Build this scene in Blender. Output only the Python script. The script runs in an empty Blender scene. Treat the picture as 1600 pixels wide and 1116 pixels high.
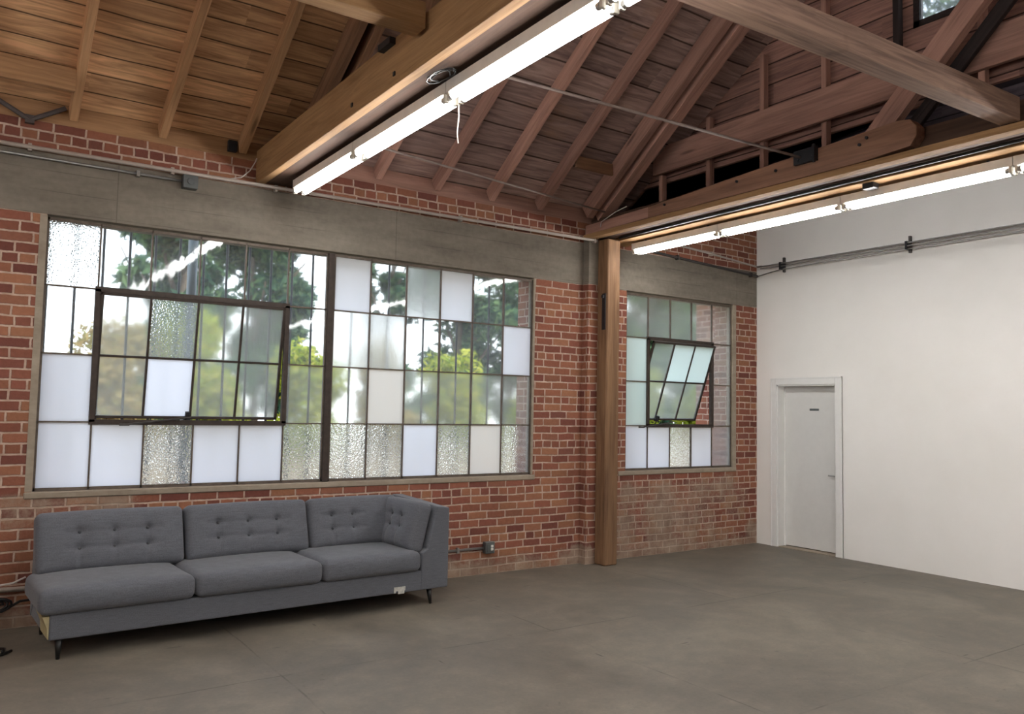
import bpy, bmesh, math, random
from mathutils import Vector, Matrix, noise as mnoise
random.seed(7)
scene = bpy.context.scene
COL = scene.collection
PI = math.pi

# ------------------------------------------------------------------ helpers
def tag(o, label=None, cat=None, group=None, kind=None):
    if label: o['label'] = label
    if cat: o['category'] = cat
    if group: o['group'] = group
    if kind: o['kind'] = kind
    return o

def empty(name, loc=(0, 0, 0), rz=0.0):
    o = bpy.data.objects.new(name, None)
    o.empty_display_size = 0.1
    o.location = loc
    o.rotation_euler = (0, 0, rz)
    COL.objects.link(o)
    return o

class MB:
    """collects geometry for ONE mesh object"""
    def __init__(self):
        self.v = []; self.f = []; self.mi = []; self.cur = 0
    def add(self, vs, fs):
        b = len(self.v)
        self.v += [tuple(p) for p in vs]
        for f in fs:
            self.f.append([i + b for i in f]); self.mi.append(self.cur)
    def box(self, x0, x1, y0, y1, z0, z1):
        if x0 > x1: x0, x1 = x1, x0
        if y0 > y1: y0, y1 = y1, y0
        if z0 > z1: z0, z1 = z1, z0
        self.add([(x0,y0,z0),(x1,y0,z0),(x1,y1,z0),(x0,y1,z0),(x0,y0,z1),(x1,y0,z1),(x1,y1,z1),(x0,y1,z1)],
                 [(3,2,1,0),(4,5,6,7),(0,1,5,4),(1,2,6,5),(2,3,7,6),(3,0,4,7)])
        return self
    def prism(self, poly, axis, a0, a1):
        """poly: 2-D outline (counter-clockwise) swept along an axis"""
        n = len(poly)
        def P(p, a):
            if axis == 'x': return (a, p[0], p[1])
            if axis == 'y': return (p[0], a, p[1])
            return (p[0], p[1], a)
        vs = [P(p, a0) for p in poly] + [P(p, a1) for p in poly]
        fs = [tuple(range(n)), tuple(range(2*n-1, n-1, -1))]
        for i in range(n):
            j = (i+1) % n
            fs.append((i, i+n, j+n, j))
        self.add(vs, fs); return self
    def tube(self, pts, r, n=8, caps=True):
        pts = [Vector(p) for p in pts]
        rings = []
        prev = None
        for i, p in enumerate(pts):
            if i == 0: d = pts[1]-p
            elif i == len(pts)-1: d = p-pts[i-1]
            else: d = (pts[i+1]-p).normalized()+(p-pts[i-1]).normalized()
            d.normalize()
            if prev is None:
                a = d.orthogonal().normalized()
            else:
                a = (prev - d*prev.dot(d)).normalized()
            prev = a
            b = d.cross(a)
            rr = r[i] if isinstance(r, (list, tuple)) else r
            rings.append([p + (a*math.cos(2*PI*k/n)+b*math.sin(2*PI*k/n))*rr for k in range(n)])
        vs = [q for ring in rings for q in ring]
        fs = []
        for i in range(len(pts)-1):
            for k in range(n):
                k2 = (k+1) % n
                fs.append((i*n+k, i*n+k2, (i+1)*n+k2, (i+1)*n+k))
        if caps:
            fs.append(tuple(reversed(range(n))))
            fs.append(tuple(range((len(pts)-1)*n, len(pts)*n)))
        self.add(vs, fs); return self
    def build(self, name, mat, parent=None, smooth=False, bevel=0.0, recenter=False, seg=1):
        me = bpy.data.meshes.new(name)
        vs = self.v
        off = Vector((0, 0, 0))
        if recenter:
            xs = [p[0] for p in vs]; ys = [p[1] for p in vs]; zs = [p[2] for p in vs]
            off = Vector(((min(xs)+max(xs))/2, (min(ys)+max(ys))/2, min(zs)))
            vs = [(p[0]-off.x, p[1]-off.y, p[2]-off.z) for p in vs]
        me.from_pydata(vs, [], self.f)
        mats = mat if isinstance(mat, (list, tuple)) else [mat]
        for m in mats: me.materials.append(m)
        for p, i in zip(me.polygons, self.mi):
            p.material_index = i
            p.use_smooth = smooth
        bm = bmesh.new(); bm.from_mesh(me)
        bmesh.ops.recalc_face_normals(bm, faces=bm.faces)
        bm.to_mesh(me); bm.free()
        o = bpy.data.objects.new(name, me)
        COL.objects.link(o)
        if parent: o.parent = parent
        o.location = off
        if bevel > 0:
            md = o.modifiers.new('bevel', 'BEVEL'); md.width = bevel; md.segments = seg
            md.limit_method = 'ANGLE'; md.angle_limit = 0.6
        return o

def timber(name, p, q, w, h, mat, parent=None, up=(0, 0, 1), bevel=0.004):
    """a straight timber from p to q, w wide (sideways), h high (along up); grain follows local x"""
    p = Vector(p); q = Vector(q)
    d = q-p; L = d.length; x = d.normalized()
    u = Vector(up); u = (u-x*u.dot(x)).normalized(); y = u.cross(x)
    o = MB().box(-L/2, L/2, -w/2, w/2, -h/2, h/2).build(name, mat, parent, bevel=bevel)
    m = Matrix(((x.x, y.x, u.x, 0), (x.y, y.y, u.y, 0), (x.z, y.z, u.z, 0), (0, 0, 0, 1)))
    m.translation = (p+q)/2
    if parent: m = Matrix.Translation(-Vector(parent.location)) @ m
    o.matrix_basis = m
    return o

# ------------------------------------------------------------------ materials
def srgb(r, g, b):
    def f(c):
        c /= 255.0
        return c/12.92 if c <= 0.04045 else ((c+0.055)/1.055)**2.4
    return (f(r), f(g), f(b), 1.0)

class NT:
    def __init__(self, name):
        self.m = bpy.data.materials.new(name); self.m.use_nodes = True
        self.t = self.m.node_tree; self.t.nodes.clear()
        self.out = self.t.nodes.new('ShaderNodeOutputMaterial')
        self._oc = None
    def n(self, typ, **kw):
        nd = self.t.nodes.new(typ)
        for k, v in kw.items(): setattr(nd, k, v)
        return nd
    def put(self, sock, val):
        if hasattr(val, 'is_output') or isinstance(val, bpy.types.NodeSocket): self.t.links.new(val, sock)
        else: sock.default_value = val
    def math(self, op, a, b=None, c=None, clamp=False):
        nd = self.n('ShaderNodeMath', operation=op, use_clamp=clamp)
        self.put(nd.inputs[0], a)
        if b is not None: self.put(nd.inputs[1], b)
        if c is not None: self.put(nd.inputs[2], c)
        return nd.outputs[0]
    def coords(self):
        if self._oc is None: self._oc = self.n('ShaderNodeTexCoord').outputs['Object']
        return self._oc
    def sep(self, v):
        nd = self.n('ShaderNodeSeparateXYZ'); self.put(nd.inputs[0], v); return nd.outputs
    def comb(self, x, y, z):
        nd = self.n('ShaderNodeCombineXYZ')
        for i, a in enumerate((x, y, z)): self.put(nd.inputs[i], a)
        return nd.outputs[0]
    def mapping(self, v, scale=(1, 1, 1), loc=(0, 0, 0), rot=(0, 0, 0)):
        nd = self.n('ShaderNodeMapping'); self.put(nd.inputs[0], v)
        self.put(nd.inputs['Location'], loc); nd.inputs['Rotation'].default_value = rot; nd.inputs['Scale'].default_value = scale
        return nd.outputs[0]
    def noise(self, v, scale, detail=4, rough=0.55, dist=0.0):
        nd = self.n('ShaderNodeTexNoise'); self.put(nd.inputs['Vector'], v)
        nd.inputs['Scale'].default_value = scale; nd.inputs['Detail'].default_value = detail
        nd.inputs['Roughness'].default_value = rough; nd.inputs['Distortion'].default_value = dist
        return nd.outputs['Fac']
    def white(self, v):
        nd = self.n('ShaderNodeTexWhiteNoise', noise_dimensions='3D'); self.put(nd.inputs['Vector'], v)
        return nd.outputs['Value']
    def ramp(self, fac, stops):
        nd = self.n('ShaderNodeValToRGB'); self.put(nd.inputs[0], fac)
        cr = nd.color_ramp
        while len(cr.elements) < len(stops): cr.elements.new(0.5)
        for e, (p, c) in zip(cr.elements, stops):
            e.position = p; e.color = c if len(c) == 4 else (*c, 1)
        return nd.outputs[0]
    def smooth(self, v, lo, hi):
        nd = self.n('ShaderNodeMapRange', interpolation_type='SMOOTHSTEP')
        self.put(nd.inputs[0], v); nd.inputs[1].default_value = lo; nd.inputs[2].default_value = hi
        return nd.outputs[0]
    def mix(self, fac, a, b, mode='MIX'):
        nd = self.n('ShaderNodeMix', data_type='RGBA', blend_type=mode)
        self.put(nd.inputs[0], fac); self.put(nd.inputs[6], a); self.put(nd.inputs[7], b)
        return nd.outputs[2]
    def bump(self, h, strength=0.3, dist=0.01):
        nd = self.n('ShaderNodeBump'); nd.inputs['Strength'].default_value = strength
        nd.inputs['Distance'].default_value = dist; self.put(nd.inputs['Height'], h)
        return nd.outputs[0]
    def bsdf(self, col, rough=0.7, spec=0.3, metal=0.0, normal=None, **kw):
        nd = self.n('ShaderNodeBsdfPrincipled')
        self.put(nd.inputs['Base Color'], col); self.put(nd.inputs['Roughness'], rough)
        nd.inputs['Specular IOR Level'].default_value = spec; nd.inputs['Metallic'].default_value = metal
        if normal is not None: self.put(nd.inputs['Normal'], normal)
        for k, v in kw.items(): self.put(nd.inputs[k.replace('_', ' ')], v)
        self.t.links.new(nd.outputs[0], self.out.inputs[0])
        return self.m
    def rnd(self):
        return self.n('ShaderNodeObjectInfo').outputs['Random']

def simple(name, col, rough=0.6, spec=0.3, metal=0.0, var=0.06, scale=12, bump=0.0):
    t = NT(name)
    nz = t.noise(t.coords(), scale, 3)
    c2 = tuple(max(0, c*(1-var*4)) for c in col[:3])+(1,)
    c = t.ramp(nz, [(0.25, c2), (0.65, col)])
    return t.bsdf(c, rough, spec, metal, t.bump(nz, bump, 0.004) if bump else None)

def wood(name, base, dark, grain=22.0, contrast=0.6, rough=0.75, stain=0.35, axis='x'):
    """old timber: grain along local x, per-piece tone change, knots and stains"""
    t = NT(name)
    r = t.rnd()
    sh = t.math('MULTIPLY', r, 37.0)
    v = t.mapping(t.coords(), loc=(0, 0, 0))
    add = t.n('ShaderNodeVectorMath', operation='ADD'); t.put(add.inputs[0], v); t.put(add.inputs[1], t.comb(sh, sh, sh)); v = add.outputs[0]
    sc = {'x': (0.06, 1, 1), 'y': (1, 0.06, 1), 'z': (1, 1, 0.06)}[axis]
    g = t.noise(t.mapping(v, sc), grain, 5, 0.6, 1.2)
    g2 = t.noise(t.mapping(v, tuple(s if s == 1 else 0.25 for s in sc)), 3.0, 3, 0.5, 0.5)
    f = t.math('ADD', t.math('MULTIPLY', g, contrast), t.math('MULTIPLY', g2, 1-contrast))
    c = t.ramp(f, [(0.3, dark), (0.62, base)])
    tone = t.math('ADD', t.math('MULTIPLY', r, 0.35), 0.82)
    hs = t.n('ShaderNodeHueSaturation'); t.put(hs.inputs['Color'], c); t.put(hs.inputs['Value'], tone)
    vo = t.n('ShaderNodeTexVoronoi'); t.put(vo.inputs['Vector'], t.mapping(v, tuple(0.25 if s != 1 else 1.6 for s in sc))); vo.inputs['Scale'].default_value = 2.6
    knot = t.smooth(vo.outputs['Distance'], 0.10, 0.03)
    st = t.smooth(t.noise(v, 1.7, 4, 0.6), 0.62, 0.75)
    k = t.math('MAXIMUM', t.math('MULTIPLY', knot, 0.7), t.math('MULTIPLY', st, stain))
    c = t.mix(k, hs.outputs[0], tuple(x*0.4 for x in dark[:3])+(1,))
    return t.bsdf(c, rough, 0.2, 0, t.bump(g, 0.25, 0.004))

def planks(name, along, across, width, base, dark, gapc, rough=0.8, step=None, other=None):
    """boards side by side: 'across' picks the coordinate that counts boards"""
    t = NT(name)
    s = t.sep(t.coords()); ix = {'x': 0, 'y': 1, 'z': 2}
    a = s[ix[along]]; c = s[ix[across]]
    wob = t.math('MULTIPLY', t.math('SUBTRACT', t.noise(t.coords(), 0.8, 2), 0.5), 0.05)
    if step: width = t.math('ADD', width, t.math('MULTIPLY', t.math('GREATER_THAN', a, step[0]), step[1]))
    q = t.math('DIVIDE', t.math('ADD', c, wob), width)
    idx = t.math('FLOOR', q); fr = t.math('FRACT', q)
    seg = t.math('FLOOR', t.math('ADD', t.math('DIVIDE', a, 3.7), t.math('MULTIPLY', t.white(t.comb(idx, 3.1, 0.0)), 9.0)))
    rr = t.white(t.comb(idx, seg, 1.7))
    v = t.comb(t.math('MULTIPLY', a, 0.07), t.math('ADD', c, t.math('MULTIPLY', rr, 11)), t.math('MULTIPLY', rr, 23))
    g = t.noise(v, 24, 5, 0.6, 1.0)
    col = t.ramp(g, [(0.3, dark), (0.65, base)])
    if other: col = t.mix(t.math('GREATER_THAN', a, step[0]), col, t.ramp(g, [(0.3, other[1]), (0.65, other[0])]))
    hs = t.n('ShaderNodeHueSaturation'); t.put(hs.inputs['Color'], col)
    t.put(hs.inputs['Value'], t.math('ADD', t.math('MULTIPLY', rr, 0.4), 0.78))
    st = t.smooth(t.noise(t.mapping(t.coords(), (0.5, 1, 1)), 1.4, 5, 0.65), 0.55, 0.72)
    col = t.mix(t.math('MULTIPLY', st, 0.55), hs.outputs[0], dark)
    edge = t.math('MINIMUM', fr, t.math('SUBTRACT', 1.0, fr))
    gap = t.smooth(edge, 0.045, 0.015)
    col = t.mix(t.math('MULTIPLY', gap, 0.85), col, gapc)
    h = t.math('SUBTRACT', t.math('MULTIPLY', g, 0.2), gap)
    return t.bsdf(col, rough, 0.15, 0, t.bump(h, 0.5, 0.01))

def brick_material():
    t = NT('brick')
    s = t.sep(t.coords())
    wob = t.noise(t.coords(), 2.2, 2)
    wob2 = t.noise(t.coords(), 9.0, 3)
    u0 = t.math('ADD', s[0], s[1])
    u = t.math('ADD', u0, t.math('MULTIPLY', t.math('SUBTRACT', wob2, 0.5), 0.016))
    z = t.math('ADD', t.math('ADD', s[2], t.math('MULTIPLY', t.math('SUBTRACT', wob, 0.5), 0.02)), t.math('MULTIPLY', t.math('SUBTRACT', wob2, 0.5), 0.012))
    H = 0.0785
    zr = t.math('DIVIDE', z, H); row = t.math('FLOOR', zr); fz = t.math('MULTIPLY', t.math('FRACT', zr), H)
    hd = t.math('COMPARE', t.math('MODULO', t.math('ADD', row, 60.0), 6.0), 4.0, 0.5)
    par = t.math('MODULO', t.math('ADD', row, 60.0), 2.0)
    L = t.math('SUBTRACT', 0.222, t.math('MULTIPLY', hd, 0.111))
    jit = t.math('MULTIPLY', t.white(t.comb(row, 5.3, 2.0)), 0.05)
    uo = t.math('ADD', t.math('ADD', u, t.math('MULTIPLY', par, 0.111)), jit)
    ur = t.math('DIVIDE', uo, L); colu = t.math('FLOOR', ur); fu = t.math('MULTIPLY', t.math('FRACT', ur), L)
    du = t.math('MINIMUM', fu, t.math('SUBTRACT', L, fu))
    dz = t.math('MINIMUM', fz, t.math('SUBTRACT', H, fz))
    d = t.math('MINIMUM', du, dz)
    d = t.math('ADD', d, t.math('MULTIPLY', t.math('SUBTRACT', t.noise(t.coords(), 38, 3), 0.5), 0.006))
    br = t.smooth(d, 0.0052, 0.0095)       # 1 on a brick
    r1 = t.white(t.comb(row, colu, 0.5)); r2 = t.white(t.comb(row, colu, 7.5))
    bc = t.ramp(r1, [(0.0, srgb(112, 68, 60)), (0.3, srgb(134, 84, 70)), (0.6, srgb(143, 93, 74)), (0.85, srgb(154, 108, 82)), (1.0, srgb(120, 76, 68))])
    fine = t.noise(t.coords(), 30, 5, 0.65)
    hs = t.n('ShaderNodeHueSaturation'); t.put(hs.inputs['Color'], bc)
    t.put(hs.inputs['Value'], t.math('ADD', t.math('ADD', t.math('MULTIPLY', r2, 0.25), 0.62), t.math('MULTIPLY', fine, 0.5)))
    mort = t.ramp(t.noise(t.coords(), 14, 4), [(0.3, srgb(166, 138, 122)), (0.7, srgb(204, 180, 164))])
    # lime bloom and old parging: low on the wall, under the small window, under the left end of the big sill
    big = t.noise(t.coords(), 1.6, 6, 0.65)
    def band(v, a, b, c, dd):
        return t.math('MULTIPLY', t.smooth(v, a, b), t.smooth(v, dd, c))
    low = t.smooth(s[2], 0.30, 0.02)
    und = t.math('MULTIPLY', band(u0, -2.75, -2.3, -0.5, 0.1), band(s[2], -0.1, 0.0, 0.75, 1.05))
    lef = t.math('MULTIPLY', band(u0, -8.6, -8.25, -7.6, -7.2), band(s[2], 0.55, 0.8, 0.95, 1.0))
    cor = t.math('MULTIPLY', band(u0, -0.35, -0.15, 0.2, 0.4), t.smooth(s[2], 0.42, 0.18))
    pil = t.math('MULTIPLY', band(u0, -3.16, -3.02, -2.97, -2.93), t.smooth(s[2], 0.30, 0.10))
    amt = t.math('MAXIMUM', t.math('MULTIPLY', low, 0.5), t.math('MAXIMUM', t.math('MULTIPLY', und, 0.38), t.math('MAXIMUM', t.math('MULTIPLY', lef, 0.5), t.math('MAXIMUM', t.math('MULTIPLY', cor, 0.6), t.math('MULTIPLY', pil, 0.7)))))
    bloom = t.smooth(t.math('ADD', t.math('ADD', t.math('MULTIPLY', big, 0.75), t.math('MULTIPLY', fine, 0.3)), t.math('MULTIPLY', amt, 0.5)), 0.60, 0.80)
    bloom = t.math('MULTIPLY', bloom, t.smooth(amt, 0.02, 0.25))
    grey = t.ramp(t.noise(t.coords(), 6, 4), [(0.3, srgb(128, 112, 98)), (0.7, srgb(178, 162, 144))])
    col = t.mix(br, mort, hs.outputs[0])
    col = t.mix(t.math('MULTIPLY', bloom, 0.70), col, grey)
    # general soot and weathering
    dk = t.smooth(t.noise(t.coords(), 0.9, 5, 0.6), 0.52, 0.75)
    col = t.mix(t.math('MULTIPLY', dk, 0.28), col, srgb(88, 58, 50))
    h = t.math('ADD', t.math('MULTIPLY', br, t.math('SUBTRACT', 1.0, t.math('MULTIPLY', bloom, 0.5))), t.math('MULTIPLY', fine, 0.45))
    return t.bsdf(col, 0.9, 0.15, 0, t.bump(h, 0.7, 0.009))

def concrete_material(name, lo, hi, form=True):
    t = NT(name)
    s = t.sep(t.coords())
    a = t.noise(t.mapping(t.coords(), (0.5, 0.5, 2.2)), 2.2, 6, 0.65)
    b = t.noise(t.coords(), 18, 4)
    f = t.math('ADD', t.math('MULTIPLY', a, 0.75), t.math('MULTIPLY', b, 0.25))
    c = t.ramp(f, [(0.32, lo), (0.66, hi)])
    h = b
    if form:
        zz = t.math('ADD', s[2], t.math('MULTIPLY', t.noise(t.coords(), 1.2, 3), 0.03))
        fr = t.math('FRACT', t.math('DIVIDE', zz, 0.155)); e = t.math('MINIMUM', fr, t.math('SUBTRACT', 1.0, fr))
        l1 = t.smooth(e, 0.035, 0.0)
        fx = t.math('FRACT', t.math('DIVIDE', t.math('ADD', t.math('ADD', s[0], s[1]), 0.4), 2.43)); ex = t.math('MINIMUM', fx, t.math('SUBTRACT', 1.0, fx))
        l2 = t.smooth(ex, 0.003, 0.0)
        ln = t.math('MULTIPLY', t.math('MAXIMUM', t.math('MULTIPLY', l1, t.smooth(t.noise(t.coords(), 1.1, 3), 0.45, 0.6)), l2), 0.45)
        c = t.mix(ln, c, tuple(x*0.45 for x in lo[:3])+(1,))
        cr = t.n('ShaderNodeTexVoronoi', feature='DISTANCE_TO_EDGE'); t.put(cr.inputs['Vector'], t.mapping(t.coords(), (0.35, 1, 1.0))); cr.inputs['Scale'].default_value = 1.3
        h = t.math('SUBTRACT', b, ln)
    st = t.smooth(t.noise(t.mapping(t.coords(), (1, 1, 0.3)), 2.6, 5, 0.7), 0.60, 0.75)
    c = t.mix(t.math('MULTIPLY', st, 0.4), c, tuple(x*0.5 for x in lo[:3])+(1,))
    return t.bsdf(c, 0.85, 0.2, 0, t.bump(h, 0.25, 0.006))

def floor_material():
    t = NT('floor_concrete')
    s = t.sep(t.coords())
    a = t.noise(t.coords(), 0.9, 7, 0.62, 0.6)
    b = t.noise(t.coords(), 5.5, 6, 0.65)
    c0 = t.noise(t.coords(), 45, 3)
    f = t.math('ADD', t.math('ADD', t.math('MULTIPLY', a, 0.5), t.math('MULTIPLY', b, 0.38)), t.math('MULTIPLY', c0, 0.12))
    c = t.ramp(f, [(0.34, srgb(84, 79, 71)), (0.5, srgb(108, 101, 91)), (0.66, srgb(130, 122, 110))])
    # saw-cut joints on a 2.07 m grid
    def joint(v, off):
        wv = t.math('ADD', v, t.math('MULTIPLY', t.math('SUBTRACT', t.noise(t.coords(), 1.5, 3), 0.5), 0.05))
        fr = t.math('FRACT', t.math('DIVIDE', t.math('ADD', wv, off), 2.07))
        e = t.math('MULTIPLY', t.math('MINIMUM', fr, t.math('SUBTRACT', 1.0, fr)), 2.07)
        return t.smooth(e, 0.009, 0.003)
    br = t.smooth(t.noise(t.coords(), 1.3, 4, 0.6), 0.46, 0.56)
    j = t.math('MULTIPLY', t.math('MAXIMUM', joint(s[0], 4.86), joint(s[1], 2.03)), t.math('ADD', t.math('MULTIPLY', br, 0.6), 0.12))
    # scuffs: short dark strokes
    v1 = t.n('ShaderNodeTexVoronoi'); t.put(v1.inputs['Vector'], t.mapping(t.coords(), (1.5, 9, 1), rot=(0, 0, 0.5))); v1.inputs['Scale'].default_value = 0.8
    v2 = t.n('ShaderNodeTexVoronoi'); t.put(v2.inputs['Vector'], t.mapping(t.coords(), (10, 1.8, 1), rot=(0, 0, 0.25))); v2.inputs['Scale'].default_value = 0.7
    sc = t.math('MAXIMUM', t.smooth(v1.outputs['Distance'], 0.085, 0.03), t.smooth(v2.outputs['Distance'], 0.075, 0.03))
    sc = t.math('MULTIPLY', sc, t.smooth(t.noise(t.coords(), 2.4, 3), 0.52, 0.62))
    # peeling patches
    pt = t.math('MULTIPLY', t.smooth(t.noise(t.coords(), 13, 6, 0.7), 0.60, 0.68), t.smooth(t.noise(t.coords(), 0.7, 2), 0.5, 0.62))
    dk = t.math('MAXIMUM', t.math('MULTIPLY', j, 0.8), t.math('MAXIMUM', t.math('MULTIPLY', sc, 0.7), t.math('MULTIPLY', pt, 0.35)))
    c = t.mix(dk, c, srgb(52, 45, 40))
    ro = t.math('ADD', t.math('MULTIPLY', b, 0.25), 0.42)
    return t.bsdf(c, ro, 0.35, 0, t.bump(t.math('SUBTRACT', t.math('MULTIPLY', b, 0.3), dk), 0.15, 0.004))

def wall_paint():
    t = NT('white_paint')
    a = t.noise(t.coords(), 1.1, 4)
    b = t.noise(t.coords(), 90, 2)
    c = t.ramp(a, [(0.3, srgb(236, 233, 228)), (0.7, srgb(243, 240, 236))])
    return t.bsdf(c, 0.65, 0.25, 0, t.bump(b, 0.08, 0.002))

def fabric_material():
    t = NT('grey_fabric')
    s = t.sep(t.coords())
    w1 = t.n('ShaderNodeTexWave', wave_type='BANDS', bands_direction='X'); t.put(w1.inputs['Vector'], t.coords()); w1.inputs['Scale'].default_value = 130; w1.inputs['Distortion'].default_value = 1.5
    w2 = t.n('ShaderNodeTexWave', wave_type='BANDS', bands_direction='Z'); t.put(w2.inputs['Vector'], t.coords()); w2.inputs['Scale'].default_value = 130; w2.inputs['Distortion'].default_value = 1.5
    wv = t.math('MULTIPLY', w1.outputs['Fac'], w2.outputs['Fac'])
    nz = t.noise(t.coords(), 160, 2)
    ns = t.noise(t.mapping(t.coords(), (1, 1, 8)), 14, 3)
    f = t.math('ADD', t.math('MULTIPLY', nz, 0.6), t.math('MULTIPLY', ns, 0.4))
    c = t.ramp(f, [(0.3, srgb(82, 84, 90)), (0.7, srgb(107, 109, 116))])
    return t.bsdf(c, 0.95, 0.1, 0, t.bump(wv, 0.12, 0.002), Sheen_Weight=0.15)

def glass_material(name, rough, haze, hammered=False, tint=(0.95, 0.97, 0.97, 1), hazecol=(0.80, 0.84, 0.86, 1), streak=0.0):
    t = NT(name)
    if hammered:
        vo = t.n('ShaderNodeTexVoronoi', feature='SMOOTH_F1'); t.put(vo.inputs['Vector'], t.coords()); vo.inputs['Scale'].default_value = 80
        nrm = t.bump(vo.outputs['Distance'], 0.45, 0.008)
    else:
        nrm = t.bump(t.noise(t.mapping(t.coords(), (1, 1, 0.35)), 7, 2), 0.12, 0.01)
    g = t.n('ShaderNodeBsdfGlass'); g.distribution = 'GGX'
    t.put(g.inputs['Color'], tint); t.put(g.inputs['Roughness'], rough); g.inputs['IOR'].default_value = 1.45
    t.put(g.inputs['Normal'], nrm)
    tr = t.n('ShaderNodeBsdfTranslucent'); t.put(tr.inputs['Color'], hazecol)
    df = t.n('ShaderNodeBsdfDiffuse'); t.put(df.inputs['Color'], hazecol)
    m0 = t.n('ShaderNodeMixShader'); m0.inputs[0].default_value = 0.12
    t.t.links.new(tr.outputs[0], m0.inputs[1]); t.t.links.new(df.outputs[0], m0.inputs[2])
    m1 = t.n('ShaderNodeMixShader')
    dirt = t.noise(t.mapping(t.coords(), (1, 1, 0.5)), 3.0, 5, 0.6)
    t.put(m1.inputs[0], t.math('MULTIPLY', t.math('ADD', t.math('MULTIPLY', dirt, 0.8), 0.6), haze, clamp=True))
    t.t.links.new(g.outputs[0], m1.inputs[1]); t.t.links.new(m0.outputs[0], m1.inputs[2])
    t.t.links.new(m1.outputs[0], t.out.inputs[0])
    return t.m

def emit(name, col, strength):
    t = NT(name)
    e = t.n('ShaderNodeEmission'); e.inputs[0].default_value = col; e.inputs[1].default_value = strength
    t.t.links.new(e.outputs[0], t.out.inputs[0])
    return t.m

def leaf_material(name, a, b, c):
    t = NT(name)
    g = t.n('ShaderNodeNewGeometry').outputs['Random Per Island']
    col = t.ramp(g, [(0.0, a), (0.5, b), (1.0, c)])
    d = t.n('ShaderNodeBsdfDiffuse'); t.put(d.inputs[0], col)
    tr = t.n('ShaderNodeBsdfTranslucent'); t.put(tr.inputs[0], col)
    m = t.n('ShaderNodeMixShader'); m.inputs[0].default_value = 0.4
    t.t.links.new(d.outputs[0], m.inputs[1]); t.t.links.new(tr.outputs[0], m.inputs[2])
    t.t.links.new(m.outputs[0], t.out.inputs[0])
    return t.m

M = {}
M['brick'] = brick_material()
M['band'] = concrete_material('band_concrete', srgb(104, 97, 88), srgb(138, 130, 118))
M['sill'] = concrete_material('sill_concrete', srgb(132, 120, 106), srgb(168, 156, 140), False)
M['floor'] = floor_material()
M['paint'] = wall_paint()
M['trimpaint'] = simple('trim_paint', srgb(232, 231, 228), 0.45, 0.35, var=0.01)
M['doorpaint'] = simple('door_paint', srgb(218, 217, 214), 0.5, 0.35, var=0.01)
M['deck'] = planks('roof_boards', 'x', 'y', 0.155, srgb(226, 180, 136), srgb(160, 120, 88), srgb(54, 40, 32), step=(-6.05, 0.075), other=(srgb(170, 142, 132), srgb(118, 96, 92)))  # right bay's browner light is painted in as a second board tone
M['gable'] = planks('gable_boards', 'y', 'z', 0.20, srgb(168, 126, 112), srgb(116, 88, 82), srgb(30, 22, 20))
M['oldboards'] = planks('old_dark_boards', 'y', 'z', 0.14, srgb(108, 98, 104), srgb(70, 62, 72), srgb(20, 17, 20))
M['rafter'] = wood('rafter_wood', srgb(184, 142, 104), srgb(134, 100, 72))
M['tan'] = wood('tan_timber', srgb(166, 130, 92), srgb(118, 88, 60))
M['brown'] = wood('brown_timber', srgb(142, 106, 82), srgb(94, 68, 52))
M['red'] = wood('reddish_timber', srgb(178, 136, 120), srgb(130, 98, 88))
M['darkwood'] = wood('dark_timber', srgb(112, 84, 70), srgb(72, 54, 46))
M['blackwood'] = wood('blackened_timber', srgb(60, 50, 48), srgb(34, 28, 28))
M['redy'] = wood('splice_timber', srgb(160, 120, 98), srgb(112, 82, 68), axis='y')
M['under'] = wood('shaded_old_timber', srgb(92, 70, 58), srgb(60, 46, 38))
M['greywood'] = wood('weathered_timber', srgb(168, 138, 120), srgb(112, 90, 82), contrast=0.85, stain=0.5)
M['postwood'] = wood('post_timber', srgb(132, 102, 76), srgb(86, 62, 46), stain=0.4)
M['steelframe'] = simple('window_steel', srgb(104, 92, 82), 0.55, 0.4, 0.2, var=0.1, scale=20)
M['ventsteel'] = simple('vent_steel', srgb(66, 56, 50), 0.55, 0.4, 0.2, var=0.1, scale=20)
M['galv'] = simple('galvanised', srgb(160, 158, 154), 0.4, 0.5, 0.7, var=0.05, scale=18)
M['paintpipe'] = simple('painted_conduit', srgb(178, 166, 156), 0.5, 0.4, 0.1, var=0.04)
M['darkpipe'] = simple('dark_conduit', srgb(84, 80, 78), 0.5, 0.4, 0.5, var=0.06)
M['brkt'] = simple('dusty_steel', srgb(92, 84, 82), 0.7, 0.3, 0.2)
M['rod'] = simple('dull_rod', srgb(150, 132, 124), 0.6, 0.3, 0.2, var=0.06)
M['boxsteel'] = simple('box_steel', srgb(104, 108, 108), 0.45, 0.5, 0.6, var=0.06)
M['outlet'] = simple('outlet_white', srgb(222, 220, 214), 0.4, 0.4, var=0.01)
M['black'] = simple('black_plastic', srgb(22, 21, 22), 0.4, 0.4, var=0.02)
M['blacksteel'] = simple('black_steel', srgb(46, 46, 50), 0.5, 0.4, 0.4, var=0.06)
M['leg'] = simple('black_leg', srgb(16, 15, 16), 0.35, 0.5, var=0.02)
M['fabric'] = fabric_material()
M['button'] = simple('button_fabric', srgb(80, 82, 86), 0.95, 0.1, var=0.03, scale=120)
M['label'] = simple('torn_label', srgb(206, 204, 196), 0.8, 0.2, var=0.08, scale=60)
M['rawwood'] = simple('raw_batting', srgb(176, 164, 128), 0.85, 0.1, var=0.05)
M['housing'] = simple('fixture_enamel', srgb(206, 202, 196), 0.45, 0.4, var=0.03)
M['holder'] = simple('lampholder', srgb(196, 190, 178), 0.5, 0.3, var=0.04)
M['cap'] = simple('tube_cap', srgb(180, 178, 174), 0.35, 0.5, 0.8, var=0.03)
TUBE = 50.0
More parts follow.
